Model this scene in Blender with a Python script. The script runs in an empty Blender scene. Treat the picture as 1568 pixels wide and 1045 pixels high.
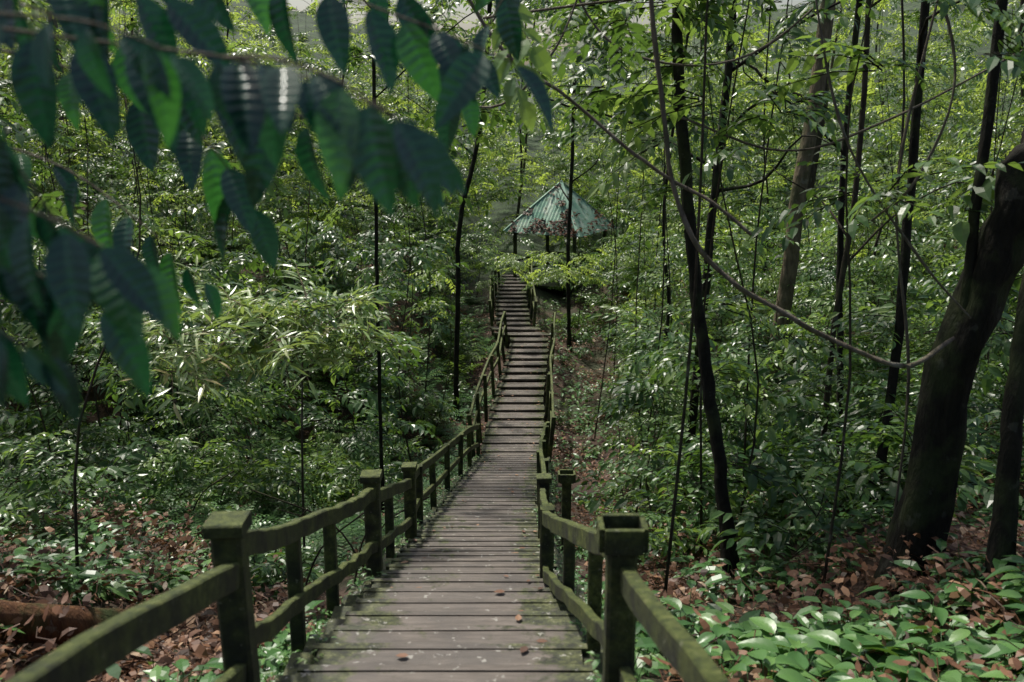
import bpy, math, random
import numpy as np
from mathutils import Vector, Euler
random.seed(11); rng=np.random.default_rng(11)
scene=bpy.context.scene
scene.view_settings.view_transform='Standard'; scene.view_settings.look='None'; scene.view_settings.exposure=0
R=random.uniform

# ---------------------------------------------------------------- world / sun / camera
el=math.radians(60); az=math.radians(-35)   # azimuth clockwise from +Y
w=bpy.data.worlds.new("World"); scene.world=w; w.use_nodes=True
nt=w.node_tree; bg=nt.nodes['Background']
sky=nt.nodes.new('ShaderNodeTexSky'); sky.sky_type='NISHITA'; sky.sun_disc=False
sky.sun_elevation=el; sky.sun_rotation=az; sky.dust_density=4; sky.air_density=1.0
nt.links.new(sky.outputs[0],bg.inputs[0]); bg.inputs[1].default_value=0.14
S=Vector((math.sin(az)*math.cos(el),math.cos(az)*math.cos(el),math.sin(el)))
sl=bpy.data.lights.new("sun","SUN"); sl.energy=5; sl.angle=math.radians(4); sl.color=(1,.96,.87)
so=bpy.data.objects.new("sun",sl); scene.collection.objects.link(so); so.rotation_euler=S.to_track_quat('Z','Y').to_euler(); so.location=(0,0,30)
cam=bpy.data.cameras.new("camera"); co=bpy.data.objects.new("camera",cam); scene.collection.objects.link(co)
co.rotation_euler=(math.radians(76),0,0); cam.lens=35; cam.sensor_width=36; cam.clip_start=.05; cam.clip_end=500
cam.dof.use_dof=True; cam.dof.focus_distance=14; cam.dof.aperture_fstop=2.8
scene.camera=co

# ---------------------------------------------------------------- path + terrain functions
PT=np.array([(-15,-.2,-1.6,.7),(1.0,-.25,-1.6,.7),(3.5,-.3,-2.42,.7),(4.48,-.3,-2.74,.7),(6.48,-.32,-3.43,.7),(8.5,-.36,-4.18,.7),
(11.9,-.35,-5.33,.7),(14.7,-.27,-6.1,.7),(20.1,0,-7.58,.7),(22.4,.08,-7.65,.68),(25,.2,-7.6,.62),(27.5,.41,-7.45,.6),
(29.9,.57,-7.35,.58),(30.8,.05,-7.3,.56),(35.3,-.04,-7.1,.55),(38,.1,-7.0,.5),(200,.1,-7.0,.5)])
px=lambda y:np.interp(y,PT[:,0],PT[:,1]); pz=lambda y:np.interp(y,PT[:,0],PT[:,2]); hw=lambda y:np.interp(y,PT[:,0],PT[:,3])
def h2(i,j,s):
    v=np.sin(i*127.1+j*311.7+s*74.7)*43758.5453
    return v-np.floor(v)
def vnoise(x,y,s=0):
    xi=np.floor(x);yi=np.floor(y);fx=x-xi;fy=y-yi;fx=fx*fx*(3-2*fx);fy=fy*fy*(3-2*fy)
    return (h2(xi,yi,s)*(1-fx)+h2(xi+1,yi,s)*fx)*(1-fy)+(h2(xi,yi+1,s)*(1-fx)+h2(xi+1,yi+1,s)*fx)*fy
def vn(x,y,s): return float(vnoise(np.array(float(x)),np.array(float(y)),s))
def sstep(a,b,x):
    t=np.clip((x-a)/(b-a),0,1); return t*t*(3-2*t)
def terrain(x,y):
    x=np.asarray(x,float);y=np.asarray(y,float)
    d=x-px(y); t=np.maximum(np.abs(d)-hw(y),0); left=d<0
    z=pz(y)-.28
    dip=-.35*np.sin(np.clip(t/3.0,0,1)*np.pi)
    rise=.13*np.maximum(t-1.5,0)**1.1
    bank=sstep(19,24,y)*np.where(left,1.9*sstep(.4,4,t),.35*sstep(1,5,t))
    ravine=np.where(left,-.8*sstep(1,3,t)*(1-sstep(5,9,t))*sstep(9,14,y)*(1-sstep(19,24,y)),0)
    n=(vnoise(x*.35,y*.35,1)-.5)*1.0+(vnoise(x*1.1,y*1.1,2)-.5)*.35+(vnoise(x*3,y*3,3)-.5)*.08
    hill=.10*np.maximum(y-41,0)
    return z+dip+rise+bank+ravine+n*sstep(.2,2.5,t)+hill

# ---------------------------------------------------------------- material helpers
def mat(name):
    m=bpy.data.materials.new(name); m.use_nodes=True; m.node_tree.nodes.clear()
    t=m.node_tree; o=t.nodes.new('ShaderNodeOutputMaterial'); return m,t,o
def N(t,ty,**k):
    n=t.nodes.new(ty)
    for a,b in k.items(): setattr(n,a,b)
    return n
def noise(t,scale,detail=4,vec=None,rough=.6):
    n=N(t,'ShaderNodeTexNoise'); n.inputs['Scale'].default_value=scale; n.inputs['Detail'].default_value=detail; n.inputs['Roughness'].default_value=rough
    if vec is not None: t.links.new(vec,n.inputs['Vector'])
    return n.outputs['Fac']
def ramp(t,fac,stops):
    r=N(t,'ShaderNodeValToRGB'); e=r.color_ramp.elements
    while len(e)<len(stops): e.new(.5)
    for i,(p,c) in enumerate(stops): e[i].position=p; e[i].color=(*c,1) if len(c)==3 else c
    t.links.new(fac,r.inputs[0]); return r.outputs[0]
def mixc(t,f,a,b):
    m=N(t,'ShaderNodeMix',data_type='RGBA')
    for s,v in ((m.inputs[0],f),(m.inputs[6],a),(m.inputs[7],b)):
        if isinstance(v,(int,float)): s.default_value=v
        elif isinstance(v,tuple): s.default_value=(*v,1)
        else: t.links.new(v,s)
    return m.outputs[2]
def mth(t,op,a,b=0,clamp=False):
    m=N(t,'ShaderNodeMath',operation=op); m.use_clamp=clamp
    for i,v in enumerate((a,b)):
        if isinstance(v,(int,float)): m.inputs[i].default_value=v
        else: t.links.new(v,m.inputs[i])
    return m.outputs[0]
def bsdf(t,o,col,rough=.8,bump=None,bstr=.5,bdist=.02,spec=.5):
    b=N(t,'ShaderNodeBsdfPrincipled')
    if isinstance(col,tuple): b.inputs['Base Color'].default_value=(*col,1)
    else: t.links.new(col,b.inputs['Base Color'])
    if isinstance(rough,(int,float)): b.inputs['Roughness'].default_value=rough
    else: t.links.new(rough,b.inputs['Roughness'])
    b.inputs['Specular IOR Level'].default_value=spec
    if bump is not None:
        bn=N(t,'ShaderNodeBump'); bn.inputs['Strength'].default_value=bstr; bn.inputs['Distance'].default_value=bdist
        t.links.new(bump,bn.inputs['Height']); t.links.new(bn.outputs[0],b.inputs['Normal'])
    t.links.new(b.outputs[0],o.inputs[0]); return b
def objco(t): return N(t,'ShaderNodeTexCoord').outputs['Object']
def attr(t,n):
    a=N(t,'ShaderNodeAttribute'); a.attribute_name=n; return a.outputs['Fac']
def nz(t):
    g=N(t,'ShaderNodeNewGeometry'); s=N(t,'ShaderNodeSeparateXYZ'); t.links.new(g.outputs['Normal'],s.inputs[0]); return s.outputs[2]

def leafmat(name,stops,trans=.3,rough=.35,tcol=(.16,.30,.03),spec=.5):
    m,t,o=mat(name)
    oi=attr(t,'rnd'); ti=attr(t,'tint')
    f=mth(t,'ADD',mth(t,'MULTIPLY',oi,.5),mth(t,'MULTIPLY',ti,.5))
    c=ramp(t,f,stops)
    b=bsdf(t,o,c,rough,spec=spec)
    tr=N(t,'ShaderNodeBsdfTranslucent'); 
    t.links.new(mixc(t,.7,c,tcol),tr.inputs[0])
    mx=N(t,'ShaderNodeMixShader'); mx.inputs[0].default_value=trans
    t.links.new(b.outputs[0],mx.inputs[1]); t.links.new(tr.outputs[0],mx.inputs[2]); t.links.new(mx.outputs[0],o.inputs[0])
    return m
M_leaf=leafmat('leaf_green',[(.1,(.018,.048,.015)),(.45,(.042,.098,.028)),(.75,(.085,.165,.042)),(.95,(.17,.23,.07))],.3,.33,(.19,.35,.04),.5)
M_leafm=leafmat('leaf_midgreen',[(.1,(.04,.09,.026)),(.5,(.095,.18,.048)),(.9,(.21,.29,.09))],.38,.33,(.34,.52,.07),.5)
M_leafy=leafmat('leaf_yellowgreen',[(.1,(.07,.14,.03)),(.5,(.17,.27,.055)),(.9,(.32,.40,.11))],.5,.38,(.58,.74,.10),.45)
M_bamboo=leafmat('leaf_bamboo',[(.1,(.08,.15,.03)),(.5,(.20,.30,.10)),(.8,(.38,.45,.22)),(.95,(.42,.34,.17))],.3,.3,(.42,.58,.08),.6)
M_herb=leafmat('leaf_herb',[(.1,(.032,.085,.026)),(.5,(.070,.168,.046)),(.9,(.15,.28,.075))],.25,.36,spec=.45)
M_dead=leafmat('leaf_dead',[(.1,(.032,.017,.010)),(.35,(.105,.048,.026)),(.6,(.19,.092,.048)),(.8,(.31,.185,.105)),(.95,(.44,.35,.25))],.1,.55,(.25,.13,.05),.35)
m,t,o=mat('leaf_broad_dark'); ti=attr(t,'tint'); rb=attr(t,'rib')
c=ramp(t,ti,[(0,(.005,.030,.024)),(.6,(.009,.058,.027)),(1,(.040,.14,.022))]); c=mixc(t,mth(t,'MULTIPLY',rb,.8),c,(.05,.15,.075))
b=bsdf(t,o,c,.26,spec=.75); tr=N(t,'ShaderNodeBsdfTranslucent'); t.links.new(ramp(t,ti,[(0,(.006,.055,.024)),(.6,(.015,.12,.03)),(1,(.10,.40,.05))]),tr.inputs[0])
mx=N(t,'ShaderNodeMixShader'); mx.inputs[0].default_value=.26
t.links.new(b.outputs[0],mx.inputs[1]); t.links.new(tr.outputs[0],mx.inputs[2]); t.links.new(mx.outputs[0],o.inputs[0]); M_broad=m
m,t,o=mat('forest_soil'); v=objco(t)
c=ramp(t,noise(t,1.2,8,v),[(.3,(.025,.015,.009)),(.5,(.055,.030,.018)),(.7,(.09,.055,.033))])
c=mixc(t,ramp(t,noise(t,.5,6,v),[(.48,(0,0,0)),(.62,(.8,.8,.8))]),c,(.03,.045,.015))
sp=N(t,'ShaderNodeSeparateXYZ'); t.links.new(v,sp.inputs[0])
c=mixc(t,mth(t,'MULTIPLY',mth(t,'SUBTRACT',sp.outputs[1],34),.12,True),c,ramp(t,noise(t,1.5,8,v),[(.35,(.008,.018,.006)),(.65,(.04,.075,.02))]))
bsdf(t,o,c,.9,noise(t,14,8,v),1,.06); M_soil=m
def barkmat(name,a,b_,moss,lich=.4):
    m,t,o=mat(name); v=objco(t); mp=N(t,'ShaderNodeMapping'); mp.inputs['Scale'].default_value=(1,1,.25); t.links.new(v,mp.inputs[0])
    n=noise(t,18,8,mp.outputs[0]); c=ramp(t,n,[(.3,a),(.7,b_)])
    c=mixc(t,ramp(t,noise(t,2.3,6,v),[(.5,(0,0,0)),(.62,(moss,)*3)]),c,(.045,.06,.02))
    c=mixc(t,ramp(t,noise(t,5,4,v),[(.62,(0,0,0)),(.66,(lich,)*3)]),c,(.22,.22,.18))
    bsdf(t,o,c,.85,n,1,.05,spec=.2); return m
M_barkd=barkmat('bark_dark',(.005,.005,.0035),(.020,.017,.011),.5,.12)
M_barkm=barkmat('bark_medium',(.02,.016,.012),(.07,.055,.038),.5,.3)
M_barkl=barkmat('bark_light',(.07,.055,.035),(.20,.16,.10),.6)
M_liana=barkmat('bark_liana',(.06,.047,.034),(.17,.145,.11),.3)
M_log=barkmat('bark_log',(.05,.022,.012),(.15,.07,.03),1.0)
m,t,o=mat('mossy_timber'); v=objco(t); n=noise(t,9,8,v)
c=ramp(t,n,[(.3,(.008,.011,.005)),(.7,(.032,.038,.014))])
f=mth(t,'ADD',mth(t,'MULTIPLY',nz(t),.18),noise(t,4.5,7,v),True)
c=mixc(t,ramp(t,f,[(.40,(0,0,0)),(.68,(.95,.95,.95))]),c,ramp(t,noise(t,22,6,v,.75),[(.38,(.026,.040,.006)),(.55,(.095,.118,.022)),(.72,(.22,.23,.08))]))
c=mixc(t,ramp(t,noise(t,42,3,v),[(.66,(0,0,0)),(.70,(.5,.5,.5))]),c,(.25,.25,.18))
bsdf(t,o,c,.6,noise(t,28,8,v,.75),1,.02,spec=.35); M_rail=m
def stepmat(name,a,b_):
    m,t,o=mat(name); v=objco(t); u=attr(t,'edge'); sh=attr(t,'shade')
    mp=N(t,'ShaderNodeMapping'); mp.inputs['Scale'].default_value=(.6,4,4); t.links.new(v,mp.inputs[0])
    c=ramp(t,noise(t,7,9,mp.outputs[0],.7),[(.3,a),(.7,b_)])
    c=mixc(t,ramp(t,noise(t,2.2,6,v,.6),[(.4,(.0,)*3),(.65,(.6,)*3)]),c,tuple(x*.45 for x in a))
    c=mixc(t,mth(t,'MULTIPLY',sh,.5),c,tuple(x*.35 for x in a))
    f=mth(t,'ADD',u,mth(t,'MULTIPLY',mth(t,'SUBTRACT',noise(t,3.5,7,v,.7),.5),2.4))
    c=mixc(t,ramp(t,f,[(.30,(0,0,0)),(.50,(.95,.95,.95))]),c,ramp(t,noise(t,12,7,v,.8),[(.38,(.007,.009,.005)),(.48,(.028,.036,.010)),(.58,(.085,.095,.03)),(.68,(.18,.18,.11))]))
    c=mixc(t,ramp(t,noise(t,18,3,v),[(.645,(0,0,0)),(.675,(.65,.65,.65))]),c,(.36,.35,.31))
    bsdf(t,o,c,ramp(t,noise(t,2.2,6,v,.6),[(.4,(.7,.7,.7)),(.65,(.4,.4,.4))]),noise(t,50,7,mp.outputs[0]),.6,.008,spec=.35); return m
M_step=stepmat('step_board',(.078,.065,.054),(.20,.172,.146))
M_conc=stepmat('step_concrete',(.02,.022,.013),(.06,.065,.035))
m,t,o=mat('roof_sheet'); v=objco(t)
c=ramp(t,noise(t,1.6,7,v),[(.35,(.11,.24,.17)),(.65,(.27,.40,.30))]); c=mixc(t,ramp(t,noise(t,3,5,v),[(.52,(0,0,0)),(.66,(.6,.6,.6))]),c,(.48,.52,.44))
c=mixc(t,ramp(t,noise(t,4.5,6,v),[(.58,(0,0,0)),(.68,(.8,.8,.8))]),c,(.07,.09,.035))
bsdf(t,o,c,.55); M_roof=m

# ---------------------------------------------------------------- mesh helpers
class MB:
    def __init__(s): s.v=[];s.f=[];s.a={};s.mi=[]
    def add(s,vs,fs,mi=0,**at):
        o=len(s.v); s.v+=[tuple(p) for p in vs]; s.f+=[tuple(i+o for i in f) for f in fs]; s.mi+=[mi]*len(fs)
        for k,x in at.items():
            l=s.a.setdefault(k,[]); l+= [0.0]*(o-len(l)); l+= list(x) if hasattr(x,'__len__') else [x]*len(vs)
    def mesh(s,name,mats,smooth=False):
        me=bpy.data.meshes.new(name); me.from_pydata(s.v,[],s.f)
        for m in mats: me.materials.append(m)
        me.polygons.foreach_set('material_index',s.mi)
        if smooth: me.polygons.foreach_set('use_smooth',[True]*len(s.f))
        for k,l in s.a.items():
            l=l+[0.0]*(len(s.v)-len(l)); a=me.attributes.new(k,'FLOAT','POINT'); a.data.foreach_set('value',l)
        me.update(); return me
    def obj(s,name,mats,smooth=False,parent=None,link=True):
        ob=bpy.data.objects.new(name,s.mesh(name,mats,smooth))
        if link: scene.collection.objects.link(ob)
        if parent: ob.parent=parent
        return ob
def empty(name):
    e=bpy.data.objects.new(name,None); scene.collection.objects.link(e); return e
def cat(P,sub=6):
    P=[Vector(p) for p in P]; Q=[2*P[0]-P[1]]+P+[2*P[-1]-P[-2]]; out=[]
    for i in range(1,len(Q)-2):
        a,b,c,d=Q[i-1:i+3]
        for k in range(sub):
            t=k/sub; out.append(.5*((2*b)+(c-a)*t+(2*a-5*b+4*c-d)*t*t+(3*b-a-3*c+d)*t**3))
    out.append(P[-1]); return out
def tube(mb,P,r,n=6,mi=0,wob=0,**at):
    P=[Vector(p) for p in P]; m=len(P); vs=[];fs=[]
    for i,p in enumerate(P):
        d=(P[min(i+1,m-1)]-P[max(i-1,0)]).normalized(); a=d.cross(Vector((.9,.3,.1)) if abs(d.x)<.8 else Vector((0,1,0))).normalized(); b=d.cross(a)
        rr=r[i] if hasattr(r,'__len__') else r
        for k in range(n):
            an=2*math.pi*k/n; q=rr*(1+wob*math.sin(3*an+i*.7)+wob*R(-.6,.6)); vs.append(p+a*math.cos(an)*q+b*math.sin(an)*q)
    for i in range(m-1):
        for k in range(n):
            k2=(k+1)%n; fs.append((i*n+k,i*n+k2,(i+1)*n+k2,(i+1)*n+k))
    fs.append(tuple(range(n))[::-1]); fs.append(tuple((m-1)*n+k for k in range(n)))
    mb.add(vs,fs,mi,**at)
def beam(mb,P,w_,h_,mi=0):
    P=[Vector(p) for p in P]; m=len(P); vs=[];fs=[]
    c=.12*min(w_,h_)
    X,Y=w_/2,h_/2
    prof=[(X,-(Y-c)),(X,Y-c),(X-c,Y),(-(X-c),Y),(-X,Y-c),(-X,-(Y-c)),(-(X-c),-Y),(X-c,-Y)]
    for i,p in enumerate(P):
        d=(P[min(i+1,m-1)]-P[max(i-1,0)]).normalized(); a=d.cross(Vector((0,0,1)))
        a=a.normalized() if a.length>.2 else Vector((1,0,0)); b=a.cross(d).normalized()
        for q in prof: vs.append(p+a*q[0]+b*q[1])
    for i in range(m-1):
        for k in range(8):
            k2=(k+1)%8; fs.append((i*8+k,i*8+k2,(i+1)*8+k2,(i+1)*8+k))
    fs.append(tuple(range(8))[::-1]); fs.append(tuple((m-1)*8+k for k in range(8))); mb.add(vs,fs,mi)
def leaf(mb,base,d,up,L,W,fold=.15,droop=.3,tint=.5,mi=0):
    d=d.normalized(); s=d.cross(up); s=s.normalized() if s.length>.01 else Vector((1,0,0)); n=s.cross(d)
    vs=[base]
    for t,wd in ((.28,.92),(.62,.88)):
        c=base+d*L*t-n*droop*L*t*t
        vs+=[c-s*W*.5*wd+n*fold*W*wd,c,c+s*W*.5*wd+n*fold*W*wd]
    vs.append(base+d*L-n*droop*L)
    mb.add(vs,[(0,2,1),(0,3,2),(1,2,5,4),(2,3,6,5),(4,5,7),(5,6,7)],mi,tint=tint)
def leafs(mb,base,d,up,L,W,bend,tint,mi=0):
    d=d.normalized(); s=d.cross(up).normalized(); n=s.cross(d)
    c1=base+d*L*.3+n*bend*L; c2=base+d*L*.68+n*bend*L
    mb.add([base,c1-s*W*.48,c1+s*W*.5,c2-s*W*.42,c2+s*W*.4,base+d*L],[(0,2,1),(1,2,4,3),(3,4,5)],mi,tint=tint)

# ---------------------------------------------------------------- prototypes
def newcoll(name): return bpy.data.collections.new(name)
def rv(s): return Vector((R(-s,s),R(-s,s),R(-s,s)))
def spray(name,coll,mats,nb=4,ll=.15,lw=.055,nl=11,ln=.75,hang=.25):
    mb=MB()
    for b in range(nb):
        yaw=R(-.9,.9) if nb>1 else 0; pit=R(-.15,.35); le=ln*R(.6,1.1)
        d=Vector((math.sin(yaw)*math.cos(pit),math.cos(yaw)*math.cos(pit),math.sin(pit))); P=[]
        p=Vector((0,0,0))+rv(.03)
        for i in range(6):
            P.append(p.copy()); p=p+d*le/5; d=(d+Vector((R(-.12,.12),0,-.13))).normalized()
        tube(mb,P[::2]+[P[-1]],[.006,.005,.003,.001],3,1,tint=.2)
        for i in range(nl):
            t=(i+1.2)/nl*4.99; t=min(t,4.99); k=int(t); q=P[k].lerp(P[k+1],t-k); dd=(P[k+1]-P[k]).normalized()
            sd=dd.cross(Vector((0,0,1))).normalized()*(1 if i%2 else -1)
            if i==nl-1: sd*=.1
            ld=(sd*R(.7,1.1)+dd*R(.5,.9)+Vector((0,0,-hang+R(-.2,.2))))
            up=(Vector((0,0,1))+rv(.45))
            sc=R(.65,1.15); leaf(mb,q,ld,up,ll*sc,lw*sc,R(.05,.25),R(.1,.45),R(0,1))
    o=mb.obj(name,mats,link=False); coll.objects.link(o)
C_spray=newcoll('foliage_sprays')
for i in range(5): spray('a_spray_%d'%i,C_spray,[M_leaf,M_barkd],4,.14,.062,12,hang=.12)
for i in range(2): spray('b_spray_%d'%i,C_spray,[M_leaf,M_barkd],3,.21,.095,8,.8,hang=.3)
for i in range(1): spray('c_spray_%d'%i,C_spray,[M_leafm,M_barkd],4,.13,.055,11,hang=.15)
for i in range(1): spray('d_spray_%d'%i,C_spray,[M_leafm,M_barkd],3,.17,.10,7,.7,hang=.15)
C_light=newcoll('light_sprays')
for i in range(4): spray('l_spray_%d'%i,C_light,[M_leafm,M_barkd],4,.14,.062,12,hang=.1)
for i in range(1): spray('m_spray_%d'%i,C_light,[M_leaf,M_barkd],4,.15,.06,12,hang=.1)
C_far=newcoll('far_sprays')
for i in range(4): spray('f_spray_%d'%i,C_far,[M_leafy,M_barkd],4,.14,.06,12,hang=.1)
C_bam=newcoll('bamboo_sprays')
for i in range(5): spray('bam_%d'%i,C_bam,[M_bamboo,M_barkl],3,.22,.036,7,.55,hang=-.1)
def herb(name,coll,n,L,W,stem,matl):
    mb=MB()
    for i in range(n):
        a=i*2.4+R(-.3,.3); r=R(0,.05); b=Vector((math.cos(a)*r,math.sin(a)*r,0)); e=b+Vector((math.cos(a)*R(.03,.12),math.sin(a)*R(.03,.12),stem*R(.5,1.1)))
        tube(mb,[b,e],.003,3,0,tint=.3)
        s=R(.65,1.15); leaf(mb,e,Vector((math.cos(a),math.sin(a),R(-.1,.35))),Vector((0,0,1))+rv(.2),L*s,W*s,R(.08,.2),R(.2,.5),R(0,1))
    o=mb.obj(name,[matl],link=False); coll.objects.link(o)
C_herb=newcoll('herbs')
for i in range(3): herb('h_a%d'%i,C_herb,9,.12,.06,.16,M_herb)
for i in range(2): herb('h_b%d'%i,C_herb,7,.18,.08,.25,M_herb)
for i in range(1): herb('h_c%d'%i,C_herb,12,.09,.05,.12,M_leafm)
C_fern=newcoll('ferns')
for q in range(3):
    mb=MB()
    for f in range(7):
        a=f*.9+R(-.2,.2); p=Vector((0,0,0)); d=Vector((math.cos(a)*.6,math.sin(a)*.6,.8)).normalized(); P=[]
        for i in range(9): P.append(p.copy()); p=p+d*.09; d=(d+Vector((0,0,-.17))).normalized()
        tube(mb,P[::2],.004,3,0,tint=.3)
        for i in range(2,22):
            t=min(i/2.7,7.9); k=int(t); b=P[k].lerp(P[k+1],t-k); dd=(P[k+1]-P[k]).normalized(); sd=dd.cross(Vector((0,0,1))).normalized()*(1 if i%2 else -1)
            leafs(mb,b,sd+dd*.4+Vector((0,0,-.15)),Vector((0,0,1)),.14*math.sin(math.pi*min(1,(i+5)/28)),.032,.03,R(0,1))
    o=mb.obj('fern_%d'%q,[M_herb],link=False); C_fern.objects.link(o)
C_lit=newcoll('litter_patches')
for q in range(6):
    mb=MB()
    for i in range(48):
        a=R(0,6.28); r=.5*math.sqrt(R(0,1)); an=R(0,6.28); s=R(.3,1.05)
        leafs(mb,Vector((math.cos(a)*r,math.sin(a)*r,R(.0,.05))),Vector((math.cos(an),math.sin(an),R(-.2,.4))),Vector((0,0,1))+rv(.6),.125*s,R(.045,.07)*s,R(-.1,.28),R(0,1))
    for i in range(5):
        a=R(0,6.28); b=Vector((R(-.4,.4),R(-.4,.4),.04)); tube(mb,[b,b+Vector((math.cos(a)*.15,math.sin(a)*.15,.02)),b+Vector((math.cos(a+.3)*.3,math.sin(a+.3)*.3,.01))],.004,3,0,tint=.15)
    o=mb.obj('litter_%d'%q,[M_dead],link=False); C_lit.objects.link(o)

def scatter(name,pts,rots,scl,coll):
    n=len(pts); me=bpy.data.meshes.new(name); me.from_pydata([tuple(p) for p in pts],[],[])
    a=me.attributes.new('rot','FLOAT_VECTOR','POINT'); a.data.foreach_set('vector',np.asarray(rots,float).ravel())
    a=me.attributes.new('scl','FLOAT','POINT'); a.data.foreach_set('value',np.asarray(scl,float))
    a=me.attributes.new('rnd','FLOAT','POINT'); a.data.foreach_set('value',rng.random(n))
    a=me.attributes.new('idx','INT','POINT'); a.data.foreach_set('value',rng.integers(0,len(coll.objects),n).astype(np.int32))
    ob=bpy.data.objects.new(name,me); scene.collection.objects.link(ob)
    g=bpy.data.node_groups.new(name+'_nodes','GeometryNodeTree')
    g.interface.new_socket('Geometry',in_out='INPUT',socket_type='NodeSocketGeometry'); g.interface.new_socket('Geometry',in_out='OUTPUT',socket_type='NodeSocketGeometry')
    gi=g.nodes.new('NodeGroupInput'); go=g.nodes.new('NodeGroupOutput'); ip=g.nodes.new('GeometryNodeInstanceOnPoints'); ci=g.nodes.new('GeometryNodeCollectionInfo')
    ci.inputs['Collection'].default_value=coll; ci.inputs['Separate Children'].default_value=True; ci.inputs['Reset Children'].default_value=True
    def na(nm,ty):
        x=g.nodes.new('GeometryNodeInputNamedAttribute'); x.data_type=ty; x.inputs['Name'].default_value=nm
        return [s for s in x.outputs if s.enabled and s.name=='Attribute'][0]
    e2=g.nodes.new('FunctionNodeEulerToRotation'); L=g.links.new
    L(na('rot','FLOAT_VECTOR'),e2.inputs[0]); L(e2.outputs[0],ip.inputs['Rotation']); L(na('scl','FLOAT'),ip.inputs['Scale']); L(na('idx','INT'),ip.inputs['Instance Index'])
    ip.inputs['Pick Instance'].default_value=True
    rl=g.nodes.new('GeometryNodeRealizeInstances')
    L(gi.outputs[0],ip.inputs['Points']); L(ci.outputs[0],ip.inputs['Instance']); L(ip.outputs[0],rl.inputs[0]); L(rl.outputs[0],go.inputs[0])
    md=ob.modifiers.new('scatter','NODES'); md.node_group=g
    return ob

# ---------------------------------------------------------------- ground sheet
ux=np.linspace(-1,1,280); X=-.1+np.sinh(ux*3.6)/np.sinh(3.6)*90
uy=np.linspace(0,1,380); Y=-20+ 20*np.clip(uy/.08,0,1)+ np.where(uy>.08,45*np.clip((uy-.08)/.72,0,1),0)+np.where(uy>.8,115*((np.maximum(uy,.8)-.8)/.2)**1.5,0)
GX,GY=np.meshgrid(X,Y); GZ=terrain(GX,GY)
nx,ny=len(X),len(Y); vs=np.stack([GX,GY,GZ],-1).reshape(-1,3)
ii=(np.arange(ny-1)[:,None]*nx+np.arange(nx-1)[None,:]).ravel(); fs=np.stack([ii,ii+1,ii+nx+1,ii+nx],-1)
me=bpy.data.meshes.new('ground'); me.from_pydata(vs.tolist(),[],fs.tolist()); me.materials.append(M_soil); me.polygons.foreach_set('use_smooth',[True]*len(fs))
ob=bpy.data.objects.new('ground',me); scene.collection.objects.link(ob)

# ---------------------------------------------------------------- stairs
def slab(mb,y0,y1,xc0,xc1,h,z0,z1,th,mi,shade=0):
    us=[-1,-.85,-.6,0,.6,.85,1]; vs=[];ed=[]
    for (y,xc,zt) in ((y0,xc0,z0),(y1,xc1,z1)):
        for dz in (0,-th):
            for u in us: vs.append((xc+u*h,y+R(-.004,.004),zt+dz)); ed.append(abs(u)**2*.75)
    n=7; fs=[]
    T0,B0,T1,B1=0,n,2*n,3*n
    for k in range(n-1):
        fs+=[(T0+k,T0+k+1,T1+k+1,T1+k),(B0+k,B1+k,B1+k+1,B0+k+1),(T0+k,B0+k,B0+k+1,T0+k+1),(T1+k,T1+k+1,B1+k+1,B1+k)]
    fs+=[(T0,T1,B1,B0),(T0+n-1,B0+n-1,B1+n-1,T1+n-1)]
    mb.add(vs,fs,mi,edge=ed,shade=shade)
mb=MB(); y=-6.0; run=.40
while y<20.3:
    z=float(pz(y+run/2)); xc=float(px(y+run/2)); h=.66
    j=R(-.012,.012)
    slab(mb,y+.01,y+run,xc+j,xc+j,.80+R(-.04,.03),z-.03,z-.035,.5,1)
    sh=R(0,.3)
    slab(mb,y+.004,y+run*.46,xc+j,xc+j,h+R(-.02,.02),z+R(-.002,.002),z,.045,0,sh)
    slab(mb,y+run*.46+.004,y+run-.033,xc+j,xc+j,h+R(-.02,.02),z,z+R(-.002,.002),.045,0,sh+R(0,.2))
    slab(mb,y+run-.030,y+run+.022,xc+j,xc+j,h+R(-.01,.02),z+.007,z+.004,.06,0,R(.1,.6))
    y+=run
mb.obj('stairway',[M_step,M_conc])
mb=MB(); y=20.4
while y<38.5:
    run=.58
    x0=float(px(y));x1=float(px(y+run)); h=float(hw(y)); z=float(pz(y+.3)); sh=R(0,.5)
    if 29.6<y<31: h+=.2
    for k in range(3):
        a=k/3; b=(k+1)/3; e=.006
        slab(mb,y+a*run+e,y+b*run-e,x0+(x1-x0)*a,x0+(x1-x0)*b,h+R(-.02,.02),z+.045-.05*a,z+.045-.05*b,.045,0,min(1,sh*.7+R(0,.2)))
    y+=run+.02
for s in (-1,1):
    beam(mb,[(float(px(q))+s*float(hw(q))*.8,q,float(pz(q))-.12) for q in np.arange(20.2,38.6,.6)],.1,.16,0)
mb.obj('boardwalk',[M_step,M_conc])

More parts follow.
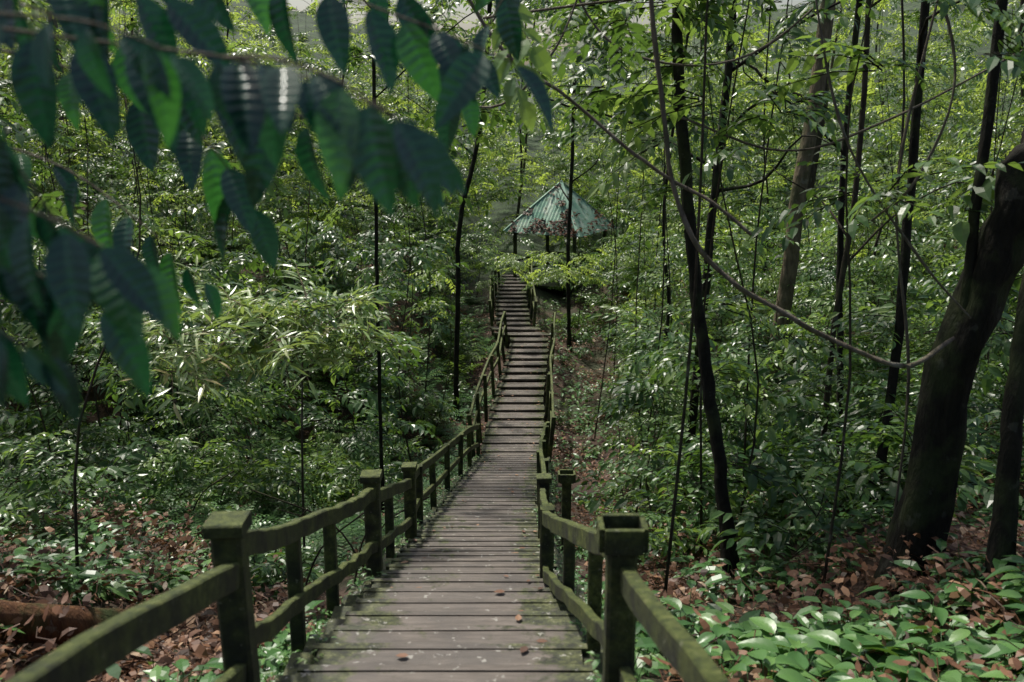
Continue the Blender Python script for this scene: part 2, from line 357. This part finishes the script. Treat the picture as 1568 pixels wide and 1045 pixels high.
# ---------------------------------------------------------------- handrails
def post(mb,x,y,ztop,zb,s=.1,cap=None,lean=(0,0)):
    beam(mb,[(x,y,zb),(x+lean[0]*.5,y+lean[1]*.5,(zb+ztop)/2),(x+lean[0],y+lean[1],ztop)],s,s)
    cx,cy=x+lean[0],y+lean[1]
    if cap=='solid': beam(mb,[(cx-.074,cy,ztop+.025),(cx,cy,ztop+.028),(cx+.074,cy,ztop+.03)],.148,.055)
    if cap=='box':
        for b in (-.072,.072):
            beam(mb,[(cx-.072,cy+b,ztop+.03),(cx,cy+b,ztop+.031),(cx+.072,cy+b,ztop+.03)],.024,.1)
        for a in (-.082,.082):
            beam(mb,[(cx+a,cy-.059,ztop+.028),(cx+a,cy,ztop+.029),(cx+a,cy+.059,ztop+.028)],.022,.096)
def rails(mb,P,low=.42):
    Q=cat(P,5); Q=[q+Vector((R(-.006,.006),0,R(-.008,.008))) for q in Q]
    beam(mb,Q,.055,.10); beam(mb,[q-Vector((R(-.006,.006),0,low+R(-.008,.008))) for q in Q],.045,.085)
mb=MB()
rails(mb,[(-.95,-1.2,-.66),(-.99,0,-.84),(-1.03,1.81,-1.23),(-1.05,3.42,-1.76)])
rails(mb,[(-1.05,3.56,-1.70),(-1.12,4.4,-2.06),(-1.15,5.3,-2.40),(-1.09,6.2,-2.70),(-1.03,6.84,-2.87)])
rails(mb,[(-1.04,6.95,-2.95),(-1.06,8.2,-3.4),(-1.05,9.5,-3.87)])
post(mb,-1.05,3.5,-1.62,-3.0,.115,'solid',(-.03,0)); post(mb,-1.04,6.9,-2.78,-4.1,.115,'solid'); post(mb,-1.05,9.57,-3.74,-5.1,.12,'solid')
for y in (1.9,4.9,5.9,8.2): 
    zz={1.9:-1.3,4.9:-2.28,5.9:-2.64,8.2:-3.42}[y]; post(mb,-1.17 if y>4 and y<6.5 else -1.09,y,zz,float(terrain(-1.1,y))-.2,.075)
e=empty('wooden_handrail'); mb.obj('timber_stair_section',[M_rail],parent=e)
mb=MB(); lp=[(-1.04,9.65,-3.88)]
yy=[11.2,12.9,14.7,16.5,18.3,20.1]
for y in yy: lp.append((float(px(y)-.7-.02-.006*(20-y)),y,float(pz(y))+.74+R(-.05,.05)))
Q=cat(lp,3); beam(mb,Q,.05,.1); beam(mb,[q-Vector((0,0,.4)) for q in Q],.045,.085)
for p in lp[1:]: post(mb,p[0],p[1],p[2]+.06,p[2]-1.1,.085,lean=(R(-.05,.03),0))
mb.obj('timber_lower_section',[M_rail],parent=e)
mb=MB()
rails(mb,[(.60,-1.2,-.72),(.56,0,-.90),(.50,2.08,-1.42),(.43,3.42,-1.78)])
rails(mb,[(.42,3.58,-1.72),(.37,4.5,-2.12),(.29,5.7,-2.6),(.24,6.5,-2.9)])
rails(mb,[(.25,6.62,-2.98),(.27,8.0,-3.42),(.31,9.3,-3.88)])
post(mb,.42,3.5,-1.66,-3.0,.115,'box'); post(mb,.25,6.56,-2.85,-4.1,.1); post(mb,.32,9.36,-3.78,-5.1,.11,'solid'); post(mb,.58,9.9,-3.98,-5.3,.1,'box')
for y,x,zz in ((1.9,.56,-1.45),(4.6,.42,-2.18),(5.6,.35,-2.57),(8.0,.31,-3.45)): post(mb,x,y,zz,float(terrain(x,y))-.2,.07)
e2=empty('wooden_handrail'); mb.obj('timber_stair_section.001',[M_rail],parent=e2)
mb=MB(); lp=[(.34,9.5,-3.92)]
for y in yy: lp.append((float(px(y)+.70+.02),y,float(pz(y))+.74+R(-.05,.05)))
Q=cat(lp,3); beam(mb,Q,.05,.1); beam(mb,[q-Vector((0,0,.4)) for q in Q],.045,.085)
for p in lp[1:]: post(mb,p[0],p[1],p[2]+.06,p[2]-1.1,.085,lean=(R(-.03,.05),0))
mb.obj('timber_lower_section.001',[M_rail],parent=e2)
for s,par in ((-1,e),(1,e2)):
    mb=MB(); lp=[]
    for y in (20.3,22,23.6,25.2,26.8,28.4,29.9): lp.append((float(px(y)+s*(hw(y)+.12))+R(-.05,.05),y,float(pz(y))+.8+R(-.08,.08)))
    for y in (31.3,33,34.7,36.4,38): lp.append((float(px(y)+s*(hw(y)+.12)),y,float(pz(y))+.8+R(-.06,.06)))
    for seg in (lp[:7],lp[7:]):
        Q=cat([Vector(p)+Vector((s*.06,0,0)) for p in seg],3); beam(mb,Q,.05,.1); beam(mb,[q-Vector((s*.03,0,.4)) for q in Q],.045,.085)
    for p in lp: post(mb,p[0]-s*.04,p[1],p[2]+.05,p[2]-1.2,.09,lean=(s*R(.03,.14),0))
    mb.obj('timber_boardwalk_section'+('' if s<0 else '.001'),[M_rail],parent=par)

# ---------------------------------------------------------------- hut
hx,hy,hz=1.9,38.85,-7.3; hut=empty('shelter_hut'); hut.location=(hx,hy,hz); hut.rotation_euler=(0,0,math.radians(59))
mb=MB(); a=1.62; ez=2.1; pk=3.95
cor=[Vector((-a,-a,ez)),Vector((a,-a,ez)),Vector((a,a,ez)),Vector((-a,a,ez))]; top=Vector((0,0,pk))
for k in range(4):
    A,B=cor[k],cor[(k+1)%4]; n=44; nrm=(B-A).cross(top-A).normalized(); vs=[];fs=[]
    for i in range(n+1):
        u=i/n; lo=A.lerp(B,u)
        tt=1-abs(2*u-1); mid=(A+B)/2; up_=(top-mid); hi=lo+up_*tt
        off=nrm*(.035 if i%2 else 0)
        vs+=[lo+off,hi+off*(.3 if tt>.9 else 1)]
    for i in range(n): fs.append((2*i,2*i+2,2*i+3,2*i+1))
    mb.add(vs,fs)
mb.obj('roof_sheets',[M_roof],parent=hut)
mb=MB()
for k in range(4):
    beam(mb,[cor[k]+Vector((0,0,.04)),cor[k].lerp(top,.5)+Vector((0,0,.045)),top+Vector((0,0,.04))],.12,.03)
mb.obj('ridge_caps',[M_roof],parent=hut)
mb=MB()
for k in range(4):
    A,B=cor[k]*.86,cor[(k+1)%4]*.86; A.z=B.z=ez-.02+.2; beam(mb,[A,(A+B)/2,B],.08,.14)
    c=cor[k]*.8; beam(mb,[(c.x,c.y,-.6),(c.x,c.y,1),(c.x,c.y,ez+.2)],.12,.12)
    A,B=cor[k]*.8,cor[(k+1)%4]*.8
    if k!=3:
        for z in (.5,.95): A.z=B.z=z; beam(mb,[A,(A+B)/2,B],.05,.1)
beam(mb,[(-1.1,0,.0),(0,0,.0),(1.1,0,.0)],2.2,.08)
mb.obj('timber_frame',[M_rail],parent=hut)
mb=MB()
for i in range(1000):
    k=random.choice([3,3,3,3,0]); A,B=cor[k],cor[(k+1)%4]; u=R(.1,.95); v=R(0,1)*(1-abs(2*u-1))*.97
    if vn(u*5.,v*5.,9)<.5: continue
    p=A.lerp(B,u)+(top-(A+B)/2)*v; nrm=(B-A).cross(top-A).normalized(); an=R(0,6.28)
    leaf(mb,p+nrm*.05,Vector((math.cos(an),math.sin(an),R(-.4,.4))),nrm,.17,.085,R(-.1,.3),R(-.2,.3),R(0,1))
mb.obj('fallen_leaves',[M_dead],parent=hut)

# ---------------------------------------------------------------- trees
def tree(P,r0,r1,matl,n=9,limbs=4,name='tree',wob=.06,butt=1.5,lim0=.6):
    P=[Vector(p) for p in P]; b=P[0]; gz=float(terrain(b.x,b.y)); P=[Vector((b.x,b.y,gz-.2))]+([P[0]] if P[0].z>gz+.1 else [])+P[1:]
    Q=cat(P,7); m=len(Q); rr=[r0+(r1-r0)*i/(m-1) for i in range(m)]
    for i,q in enumerate(Q):
        hgt=q.z-gz
        if hgt<1: rr[i]*=1+(butt-1)*(1-max(hgt,0))**2
    Q=[q+Vector((R(-1,1),R(-1,1),0))*r0*.2 for q in Q]
    mb=MB(); tube(mb,Q,rr,n,0,wob)
    for l in range(limbs):
        k=int(m*R(lim0,.95)); p=Q[k]; a=R(0,6.28); L=R(1.5,3.5); d=Vector((math.cos(a),math.sin(a),R(.3,1)))
        tube(mb,cat([p,p+d*L*.4+rv(.15),p+d*L*.7+rv(.3),p+d*L+rv(.4)],3),[rr[k]*.5*(1-i/11) for i in range(10)],5)
    return mb.obj(name,[matl],smooth=True)
tree([(2.13,8.6,-4.6),(2.0,8.9,-3.6),(1.83,9.1,-2.5),(1.64,9.35,-.95),(1.52,9.6,.85),(1.7,9.8,4),(2.2,10,11)],.068,.045,M_barkd,lim0=.8)
tree([(3.15,7.3,-3.9),(3.38,7.35,-2.04),(3.75,7.4,-.71),(4.02,7.45,-.03),(4.5,7.5,2),(4.9,7.6,10)],.18,.14,M_barkd,18,butt=1.4,wob=.15,limbs=3,lim0=.85)
tree([(3.45,6.4,-3.4),(3.5,6.6,-2.4),(3.6,6.8,-1.5),(3.82,7.0,-.4),(4.1,7.1,1),(4.3,7.3,8)],.08,.05,M_barkd,10,limbs=2,lim0=.85)
tree([(4.75,18,-6),(4.8,17.7,-5.5),(5.03,17.9,-2.96),(5.5,18.2,1.6),(5.8,18.4,12)],.17,.12,M_barkl,12,lim0=.8)
tree([(3.94,10.15,-4.75),(4.27,10.7,-2.5),(4.34,11,.99),(4.3,11,10)],.06,.04,M_barkd)
tree([(3.25,7.2,-3.6),(3.38,7.3,-1.7),(3.55,7.6,1),(3.7,7.8,9)],.05,.035,M_barkd,lim0=.8)
tree([(2.5,13.6,-6),(2.58,13.6,-5),(2.75,13.8,-2),(2.95,14,1),(3.1,14,10)],.075,.05,M_barkd)
tree([(1.8,30.4,-7.4),(1.72,30.2,-5),(1.82,30.4,-1),(1.9,30.4,9)],.07,.05,M_barkd)
tree([(-1.4,24,-7.2),(-1.32,24,-4.5),(-1.25,24,-3),(-.6,24,.5),(-.2,24,9)],.07,.05,M_barkd)
tree([(-1.95,14,-6),(-1.93,14,-3),(-1.9,14,-1),(-1.7,14,8)],.03,.025,M_barkd)
tree([(4.4,12.5,-5),(4.3,12.7,-3),(4.25,12.9,0),(4.6,13,9)],.05,.035,M_barkd)
tree([(4.0,12.1,-5),(4.05,12.2,-3),(4.25,12.4,0),(4.1,13,9)],.045,.03,M_barkm)
for i in range(30):
    y=R(17,52); x=R(-.58,.62)*y
    if -.09<x/y<.11 and y<42: continue
    r=R(.03,.08) if R(0,1)<.7 else R(.11,.2)
    g=float(terrain(x,y)); l=R(-.18,.18); k=R(-.8,.8)
    if x<0 and y<33: continue
    tree([(x,y,g),(x+l*3+k*.5,y,g+3),(x+l*6-k*.5,y,g+6.5),(x+l*10+k,y,g+17)],r,r*.6,random.choice([M_barkd,M_barkm,M_barkl]),7,3)
mb=MB()
tube(mb,cat([(-.6,6.3,1.2),(-.11,6.26,.31),(.34,6.17,-.03),(.65,6.1,-.29),(.93,6.06,-.49),(1.2,6.0,-.64),(1.44,5.97,-.83)],6),.011,6,0,.2)
tube(mb,cat([(.8,6.1,.6),(.9,6.1,-.1),(.97,6.05,-.53),(1.09,5.97,-.85),(1.32,5.9,-1.1),(1.64,5.86,-1.29),(1.9,5.83,-1.43),(2.11,5.8,-1.52),(2.4,5.8,-1.6),(3.15,6.9,-1.7)],6),.015,6,0,.25)
tube(mb,cat([(2.3,7.6,2),(2.9,7.4,.9),(3.1,7.2,.1),(2.9,7.2,-.6),(2.6,7.2,-.9)],6),.011,5,0,.2)
tube(mb,cat([(-.2,7.2,.5),(.9,7.0,.62),(2.2,6.9,.72),(3.9,7.2,.95)],6),.009,5,0,.2)
tube(mb,cat([(1.5,9.4,-.2),(2.4,9.0,-.5),(3.2,8.8,-.25),(4.6,9.2,.4)],6),.011,5,0,.2)
tube(mb,cat([(2.0,7.5,1.5),(2.25,7.4,.2),(2.5,7.3,-.5),(3.0,7.2,-1.2),(3.35,7.1,-1.6)],6),.010,5,0,.2)
tube(mb,cat([(.2,8.5,1.6),(.6,8.3,.6),(1.1,8.2,.25),(1.9,8.2,.3),(2.8,8.4,1.0)],6),.010,5,0,.2)
tube(mb,cat([(3.6,8.4,1.6),(3.2,8.0,.4),(3.0,7.8,-.8),(3.15,7.6,-2.2),(3.1,7.5,-3.6)],6),.012,5,0,.2)
tube(mb,cat([(-.9,7.5,1.2),(-.65,7.3,.2),(-.15,7.1,-.1),(.3,7.0,.3),(.6,7.2,1.1)],6),.009,5,0,.2)
mb.obj('liana',[M_liana],smooth=True)
mb=MB()
P=cat([(-4.0,5.0,0),(-3.6,5.5,0),(-3.15,6.0,0),(-2.75,6.5,0)],5); P=[Vector((p.x,p.y,float(terrain(p.x,p.y))+.13)) for p in P]
zs=[p.z for p in P]
for i,p in enumerate(P): p.z=zs[0]+(zs[-1]-zs[0])*i/(len(P)-1)+.12
tube(mb,P,[.13+R(-.008,.008) for _ in P],14,0,.08); mb.obj('fallen_log',[M_log],smooth=True)
mb=MB()
for q in range(22):
    y=R(8,20); x=-R(1.6,.5*y); g=float(terrain(x,y)); a=R(0,6.28); l=R(.6,1.8)
    tube(mb,cat([(x,y,g),(x+math.cos(a)*l*.3,y+.1,g+l*.4),(x+math.cos(a)*l*.9,y,g+l*.7)],4),.010,4,0,.1)
mb.obj('fallen_branches',[M_barkm],smooth=True)

# ---------------------------------------------------------------- understory foliage
def ok(x,y,z):
    if y<5.5: return False
    if abs(x-float(px(y)))<1.35 and z<float(pz(y))+2.6: return False
    q=z/y; r=x/y
    if y<35 and -.055<r<.09 and q<-.075: return False
    if y<37 and -.03<r<.108 and q<-.055: return False
    if y<9.5 and q<-.36: return False
    if x<0 and y<12.5 and q<-.29: return False
    if x>0 and y<10 and q<-.12 and R(0,1)<.75: return False
    return True
# openings in the foliage along the sun direction (sun flecks and the open corridor over the stairs)
GAPS=[((-2.4,9.2,-2.2),1.6),((-1.7,10,-2.6),.8),((-2.4,5.2,-3.1),1.2),((-1.8,7.2,-3.6),.8),((-3.2,7,-.6),.9),((.1,22.5,-7.6),1.1),((.3,26,-7.5),1.0),((.3,30,-7.3),1.0),((2.0,5.0,-3),1.4),((2.3,37.5,-5.2),2.4),
      ((1.6,20,-7.5),1.4),((3,27,-6.5),1.5),((-2.5,26,-5.5),1.3),((5,22,-3),1.8),((1.2,9,-4),.8),((7,30,-1),2.5),((-8,20,-3),1.6),((-5,16,-1),1.3),((2.6,15,-4),1.4),((1,28,-4.6),1.5),((4.5,14,-3),1.2),((-4.5,13,-4),1.2),
      ((-4.3,9.5,-4),1.0),((-2.6,9.5,-4.6),.6),((3,18,-1),1.3),((6,20,0),1.5),((-3,18,-2),1.0),((8,24,-3),1.4),((2.5,11,-5),.8),
      ((-.35,1.6,-.05),1.0),((-.8,2.3,0),.7)]+[((-.3,y,float(pz(y))),.95) for y in (2.5,4,5.5,7,8.5,10)]
GAPS=[(Vector(p),r) for p,r in GAPS]
def lit(p,s=1):
    p=Vector(p)
    for g,r in GAPS:
        v=p-g; k=v.dot(S)
        if k>.8 and (v-S*k).length<r+.35*s: return True
    return False
SP=[];SR=[];SS=[];LP=[];LR=[];LS=[];FP=[];FR=[];FS=[]; stems=MB(); ns=0
def put(L1,L2,L3,p,yaw,pit,s):
    if lit(p,s): return
    L1.append(p);L2.append((pit,R(-.4,.4),yaw));L3.append(s)
while ns<640:
    y=5.5+R(0,1)**.8*46; x=R(-.62,.66)*y
    if abs(x-float(px(y)))<1.5 and y<37: continue
    if x>0 and y<9 and R(0,1)<.6: continue
    if (x-1.9)**2+(y-38.8)**2<7: continue
    g=float(terrain(x,y)); H=R(1.8,6) if R(0,1)<.7 else R(6,11)
    ns+=1; ln=(R(-.9,.9),R(-.6,.6)); top=(x+ln[0],y+ln[1],g+H)
    good=0
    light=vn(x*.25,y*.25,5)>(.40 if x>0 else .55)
    for k in range(15):
        t=R(.12,1.03); a=R(0,6.28); r=R(0,.5)*(1.2-t*.6)
        p=(x+ln[0]*t+math.cos(a)*r,y+ln[1]*t+math.sin(a)*r,g+H*t)
        if p[2]>1.2+.13*y: continue
        ex=(p[0]+math.cos(a)*.6,p[1]+math.sin(a)*.6,p[2])
        if not ok(*p) or not ok(*ex): continue
        good+=1; s=R(.7,1.25)*(1+.012*max(0,y-20))
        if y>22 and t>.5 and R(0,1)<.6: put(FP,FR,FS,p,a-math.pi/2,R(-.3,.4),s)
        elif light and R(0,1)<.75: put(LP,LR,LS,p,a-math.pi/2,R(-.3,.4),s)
        else: put(SP,SR,SS,p,a-math.pi/2,R(-.3,.4),s)
    if (x<0 and y<16 and R(0,1)<.75) or R(0,1)<.35: continue
    if good>3 and y<40: tube(stems,cat([(x,y,g-.1),(x+ln[0]*.2+R(-.3,.3),y+ln[1]*.4,g+H*.35),(x+ln[0]*.7+R(-.3,.3),y+ln[1]*.8,g+H*.7),top],3),[.004+.014*(1-q/9)*min(1,H/5) for q in range(10)],4)
stems.obj('sapling_stems',[M_barkm],smooth=True)
n=0
while n<900:
    y=8.0+R(0,1)**.9*32; x=R(-.60,.64)*y
    if abs(x-float(px(y)))<1.6: continue
    if x>0 and y<12 and R(0,1)<.45: continue
    if x<0 and y<13 and R(0,1)<.85: continue
    if x>0 and x/y<.2 and y<32 and R(0,1)<.5: continue
    n+=1; g=float(terrain(x,y)); H=R(.1,1.3)
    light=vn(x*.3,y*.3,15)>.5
    for k in range(6):
        a=R(0,6.28); p=(x+R(-.25,.25),y+R(-.25,.25),g+H*R(.2,1))
        ex=(p[0]+math.cos(a)*.6,p[1]+math.sin(a)*.6,p[2])
        if abs(ex[0]-float(px(ex[1])))<1.3: continue
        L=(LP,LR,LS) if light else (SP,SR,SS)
        put(*L,p,a-math.pi/2,R(.0,.8),R(.6,1.1))
for i in range(620):
    y=R(7,15); x=-R(.09,.58)*y; q=R(-.22,.14); z=q*y
    if vn(x*.9+50,z*.9+y*.4,6)<.5 : continue
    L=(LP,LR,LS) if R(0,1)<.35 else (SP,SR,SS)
    put(*L,(x,y,z),R(0,6.28),R(-.5,.3),R(.6,1.1))
for i in range(480):
    y=R(8,30); x=R(-.08,.2)*y; z=R(-.05,.14)*y
    if not ok(x,y,z) or not ok(x,y,z-.5): continue
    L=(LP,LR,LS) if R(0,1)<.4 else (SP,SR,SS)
    put(*L,(x,y,z),R(0,6.28),R(-.5,.3),R(.7,1.2))
# forest on the hill behind
for i in range(2700):
    y=R(41.5,62); x=R(-.62,.64)*y; g=float(terrain(x,y)); z=g+R(0,1)*(13)
    if z>.15*y or (z>.015*y and R(0,1)<.6): continue
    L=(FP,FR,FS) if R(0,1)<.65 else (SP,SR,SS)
    put(*L,(x,y,z),R(0,6.28),R(-.4,.5),R(1.1,1.7))
for i in range(1300):
    y=R(62,84); x=R(-.62,.64)*y; g=float(terrain(x,y)); z=g+R(0,1)*12
    if z>.11*y or (z>.005*y and R(0,1)<.82): continue
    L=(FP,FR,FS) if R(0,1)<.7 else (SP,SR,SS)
    put(*L,(x,y,z),R(0,6.28),R(-.4,.5),R(2.3,3.4))
GAPS_=GAPS; GAPS=[]
for i in range(170):
    x=R(-1.6,4.2); y=R(32,36); q=R(-.188,-.140); z=q*y
    if abs(x-float(px(y)))<.7 and q<-.17: continue
    if -.5<x<3.4 and q>-.157: continue
    put(LP,LR,LS,(x,y,z),R(0,6.28),R(-.3,.2),R(.6,1.0))
for i in range(24):
    x=R(-.6,2.6); y=R(27,29.5); z=R(-.182,-.152)*y
    put(FP,FR,FS,(x,y,z),R(0,6.28),R(-.3,.1),R(.7,1.0))
for i in range(14):
    x=random.choice([R(-1.2,-.6),R(2.9,3.4)]); y=R(30,34); z=R(-.15,-.07)*y
    put(SP,SR,SS,(x,y,z),R(0,6.28),R(-.3,.2),R(.6,.9))
GAPS=GAPS_
for i in range(45):
    y=R(8.2,10.6); x=R(-.44,-.13)*y; z=R(-.28,-.2)*y
    SP.append((x,y,z));SR.append((R(0,.7),R(-.4,.4),R(0,6.28)));SS.append(R(.5,.9))
scatter('understory_foliage',SP,SR,SS,C_spray)
scatter('distant_foliage',FP,FR,FS,C_far)
scatter('lit_tone_foliage',LP,LR,LS,C_light)  # paler leaf colours, placed in noise patches, imitate sunlit leaves
P=[];Q=[];S_=[]
for i in range(260):
    y=R(7.6,9.6); x=R(-.37,-.15)*y; z=R(-.27,-.10)*y
    if i>40: z=R(-.265,-.205)*y+.25*(vn(x*1.7,y*1.7,40)-.5)*2
    p=(x,y,z)
    if z/y>-.19 and lit(p): continue
    if vn(x*1.4,y*1.4+z,44)<.33: continue
    P.append(p);Q.append((R(-.2,1.1),R(-.7,.7),R(0,6.28)));S_.append(R(.6,1.0))
scatter('bamboo_thicket',P,Q,S_,C_bam)
P=[];Q=[];S_=[]
for i in range(600):
    x=R(-34,26); y=R(-14,40); z=R(8,19)
    if z<.22*y+2: continue
    if vn(x*.16+9,y*.16,8)<.47: continue
    put(P,Q,S_,(x,y,z),R(0,6.28),R(-.5,.5),R(2,3.2))
scatter('dapple_canopy',P,Q,S_,C_spray)  # unseen tree crowns overhead, added to dapple the sunlight

# ---------------------------------------------------------------- ground layer
P=[];Q=[];S_=[]
def tilt(x,y):
    e=.3; return float(math.atan2(terrain(x,y+e)-terrain(x,y-e),2*e)),-float(math.atan2(terrain(x+e,y)-terrain(x-e,y),2*e))
for i in range(4800):
    y=2+R(0,1)**1.4*32; x=R(-.64,.66)*(y+1)
    d=abs(x-float(px(y)))
    if d<1.2 and y<20.3 or d<.3: continue
    if vn(x*.9,y*.9,31)<.28: continue
    rx,ry=tilt(x,y); P.append((x,y,float(terrain(x,y))+.01)); Q.append((rx,ry,R(0,6.28))); S_.append(R(.75,1.15))
scatter('leaf_litter',P,Q,S_,C_lit)
P=[];Q=[];S_=[];P2=[];Q2=[];S2=[]
for i in range(17000):
    y=2.5+R(0,1)**1.5*36; x=R(-.64,.66)*(y+1)
    d=abs(x-float(px(y)))
    if d<float(hw(y))+.25: continue
    if vn(x*.8,y*.8,12)<.42: continue
    p=(x,y,float(terrain(x,y)))
    if x<0 and y>11 and R(0,1)<.3: P2.append(p);Q2.append((R(-.2,.2),R(-.2,.2),R(0,6.28)));S2.append(R(.6,1.1))
    else: P.append(p);Q.append((R(-.2,.2),R(-.2,.2),R(0,6.28)));S_.append(R(.4,1.3))
for i in range(700):   # seedlings and moss tufts along the step edges
    y=R(3,20); s_=random.choice((-1,1)); x=float(px(y))+s_*R(.66,.95)
    k=math.floor((y+6)/.4); z=float(pz(-6+k*.4+.2))-.03 if abs(x-float(px(y)))<.78 else float(pz(y))-.14
    P.append((x,y,z)); Q.append((0,0,R(0,6.28))); S_.append(R(.12,.42))
scatter('ground_plants',P,Q,S_,C_herb); scatter('fern_patch',P2,Q2,S2,C_fern)
mb=MB()
for i in range(320):
    y=R(3.5,30); st=.4
    if y<20.2: k=math.floor((y+6)/st); yy_=-6+k*st; z=float(pz(yy_+st/2))+.006
    else: z=float(pz(y))+.05
    x=float(px(y))+random.choice([R(-.62,.62),R(.3,.6),R(-.6,-.3)]); an=R(0,6.28); s=R(.2,.8)
    leaf(mb,Vector((x,y,z+.01)),Vector((math.cos(an),math.sin(an),0)),Vector((0,0,1)),.1*s,.06*s,R(0,.12),R(-.1,.02),R(.4,1.6))
mb.obj('fallen_leaves',[M_dead])

# ---------------------------------------------------------------- broad ribbed leaves
def bigleaf(mb,base,d,up,L,W,droop,tint,nr=41,nc=9,fold=.2,nrib=9):
    d=d.normalized(); s=d.cross(up).normalized(); n=s.cross(d); vs=[];fs=[];rib=[]
    for i in range(nr):
        t=i/(nr-1); wd=(math.sin(math.pi*t**.85)**.75)*(1-.25*t) if 0<t<1 else 0
        if t>.9: wd*=1-((t-.9)/.1)*.4
        for j in range(nc):
            u=(j-(nc-1)/2)/((nc-1)/2)
            ph=(t*nrib-abs(u)*.9)%1.0; r=math.cos(2*math.pi*ph)
            q=base+d*L*t-n*droop*L*t*t+s*u*W*.5*wd+n*(fold*abs(u)*W*wd+.035*W*r*wd*(1-abs(u)**3))
            vs.append(q); rib.append(max(0,-r)**3*(.8) if abs(u)>.1 else 1.0)
    for i in range(nr-1):
        for j in range(nc-1): a=i*nc+j; fs.append((a,a+1,a+nc+1,a+nc))
    mb.add(vs,fs,0,tint=tint,rib=rib,rnd=.5)
mb=MB()
def twig(P,n,L,t0=.1,down=1.3,r=.004,droop=.3):
    Q=cat(P,6); m=len(Q); tube(mb,Q,[r*(1-.6*i/m) for i in range(m)],6,1,0,tint=0,rib=0)
    for i in range(n):
        t=(t0+(1-t0)*i/max(1,n-1))*(m-1.01); k=int(t); p=Q[k].lerp(Q[k+1],t-k); dd=(Q[k+1]-Q[k]).normalized()
        sd=(1 if i%2 else -1)
        ld=dd*R(-.1,.8)+Vector((R(-.45,.45),-abs(sd*.4+R(-.2,.3))*.8+R(-.2,.2),-down*R(.3,1.2)))
        if i==n-1: ld=dd+Vector((0,0,-.7))
        up=Vector((R(-1.0,.7),-1,R(.9,2.4)))+rv(.35)
        s=R(.7,1.2); st=p+ld.normalized()*.012
        bigleaf(mb,st,ld,up,L*s,L*.48*s,droop*R(.3,1.6),R(0,1)**1.5)
twig([(-1.1,1.75,.14),(-.75,1.68,.09),(-.46,1.66,.055),(-.30,1.64,.015),(-.16,1.6,-.05)],15,.14)
twig([(-.46,1.66,.055),(-.36,1.55,.05),(-.26,1.5,.02),(-.17,1.45,-.03)],7,.135)
twig([(-.6,1.85,.02),(-.42,1.85,-.03),(-.3,1.85,-.07),(-.16,1.85,-.10)],6,.14)
twig([(-1.0,1.5,.05),(-.80,1.5,.0),(-.74,1.5,-.1),(-.68,1.5,-.19),(-.58,1.48,-.24)],11,.135)
twig([(-1.0,1.6,-.12),(-.86,1.6,-.2),(-.78,1.58,-.27),(-.66,1.55,-.33)],9,.135)
twig([(-.95,1.4,-.05),(-.78,1.4,-.12),(-.66,1.38,-.16),(-.58,1.38,-.2)],6,.125)
twig([(-1.0,1.4,-.15),(-.82,1.4,-.25),(-.74,1.38,-.32),(-.68,1.38,-.36)],8,.125)
twig([(-1.1,1.5,.2),(-.8,1.5,.12),(-.62,1.52,.1),(-.5,1.5,.06)],9,.135)
twig([(-.9,2.2,.35),(-.5,2.15,.24),(-.2,2.1,.14),(.0,2.05,.06)],11,.15)
twig([(-.6,2.6,.45),(-.35,2.5,.28),(-.2,2.5,.18),(-.12,2.5,.02)],8,.15)
twig([(-.2,3.0,.5),(.0,2.9,.35),(-.05,2.8,.2),(-.15,2.8,.02)],7,.15)
twig([(-1.2,2.4,.1),(-.9,2.35,.02),(-.7,2.3,-.1),(-.6,2.3,-.25)],10,.15)
twig([(-1.6,2.9,-.1),(-1.25,2.8,-.2),(-1.0,2.7,-.35),(-.85,2.7,-.5)],10,.15)
twig([(-1.3,1.9,.35),(-.95,1.85,.22),(-.75,1.8,.2),(-.6,1.8,.16)],10,.14)
twig([(-1.5,2.3,.3),(-1.1,2.2,.2),(-.85,2.2,.12),(-.65,2.2,.02)],10,.14)
mb.obj('broadleaf_branch',[M_broad,M_liana],smooth=True)
mb=MB()
for i in range(270):
    y=R(3.6,6.3); x=R(1.2,4.2)
    if x<1.6 and y<4.4: continue
    if vn(x*1.3,y*1.3,22)<.28: continue
    g=float(terrain(x,y)); sc=R(.8,1.5); h=R(.12,.38)
    for k in range(random.randint(4,7)):
        a=k*2.4+R(-.4,.4); b=Vector((x,y,g)); e_=b+Vector((math.cos(a)*R(.03,.12),math.sin(a)*R(.03,.12),h*R(.6,1.1)))
        tube(mb,[b,(b+e_)/2+rv(.01),e_],.003,4,0,tint=.3,rib=0,rnd=.5)
        s=sc*R(.6,1.1); bigleaf(mb,e_,Vector((math.cos(a),math.sin(a),R(-.25,.3))),Vector((0,0,1))+rv(.3),.21*s,.125*s,R(.15,.6),R(0,1.2),13,5,R(.06,.25),6)
mb.obj('broadleaf_plants',[M_herb],smooth=True)
P=[];Q=[];S_=[]
for i in range(60):
    y=R(3.4,6); x=R(-.52,-.12)*y; z=R(-.13,.12)*y
    if z/y<-.02+(x/y+.12)*.35: continue
    put(P,Q,S_,(x,y,z),R(0,6.28),R(-.7,.1),R(.5,.8))
for i in range(26):
    y=R(4.5,8); x=R(-.1,.5)*y; z=R(.03,.15)*y
    put(P,Q,S_,(x,y,z),R(0,6.28),R(-.7,.1),R(.5,.8))
scatter('overhanging_foliage',P,Q,S_,C_spray)
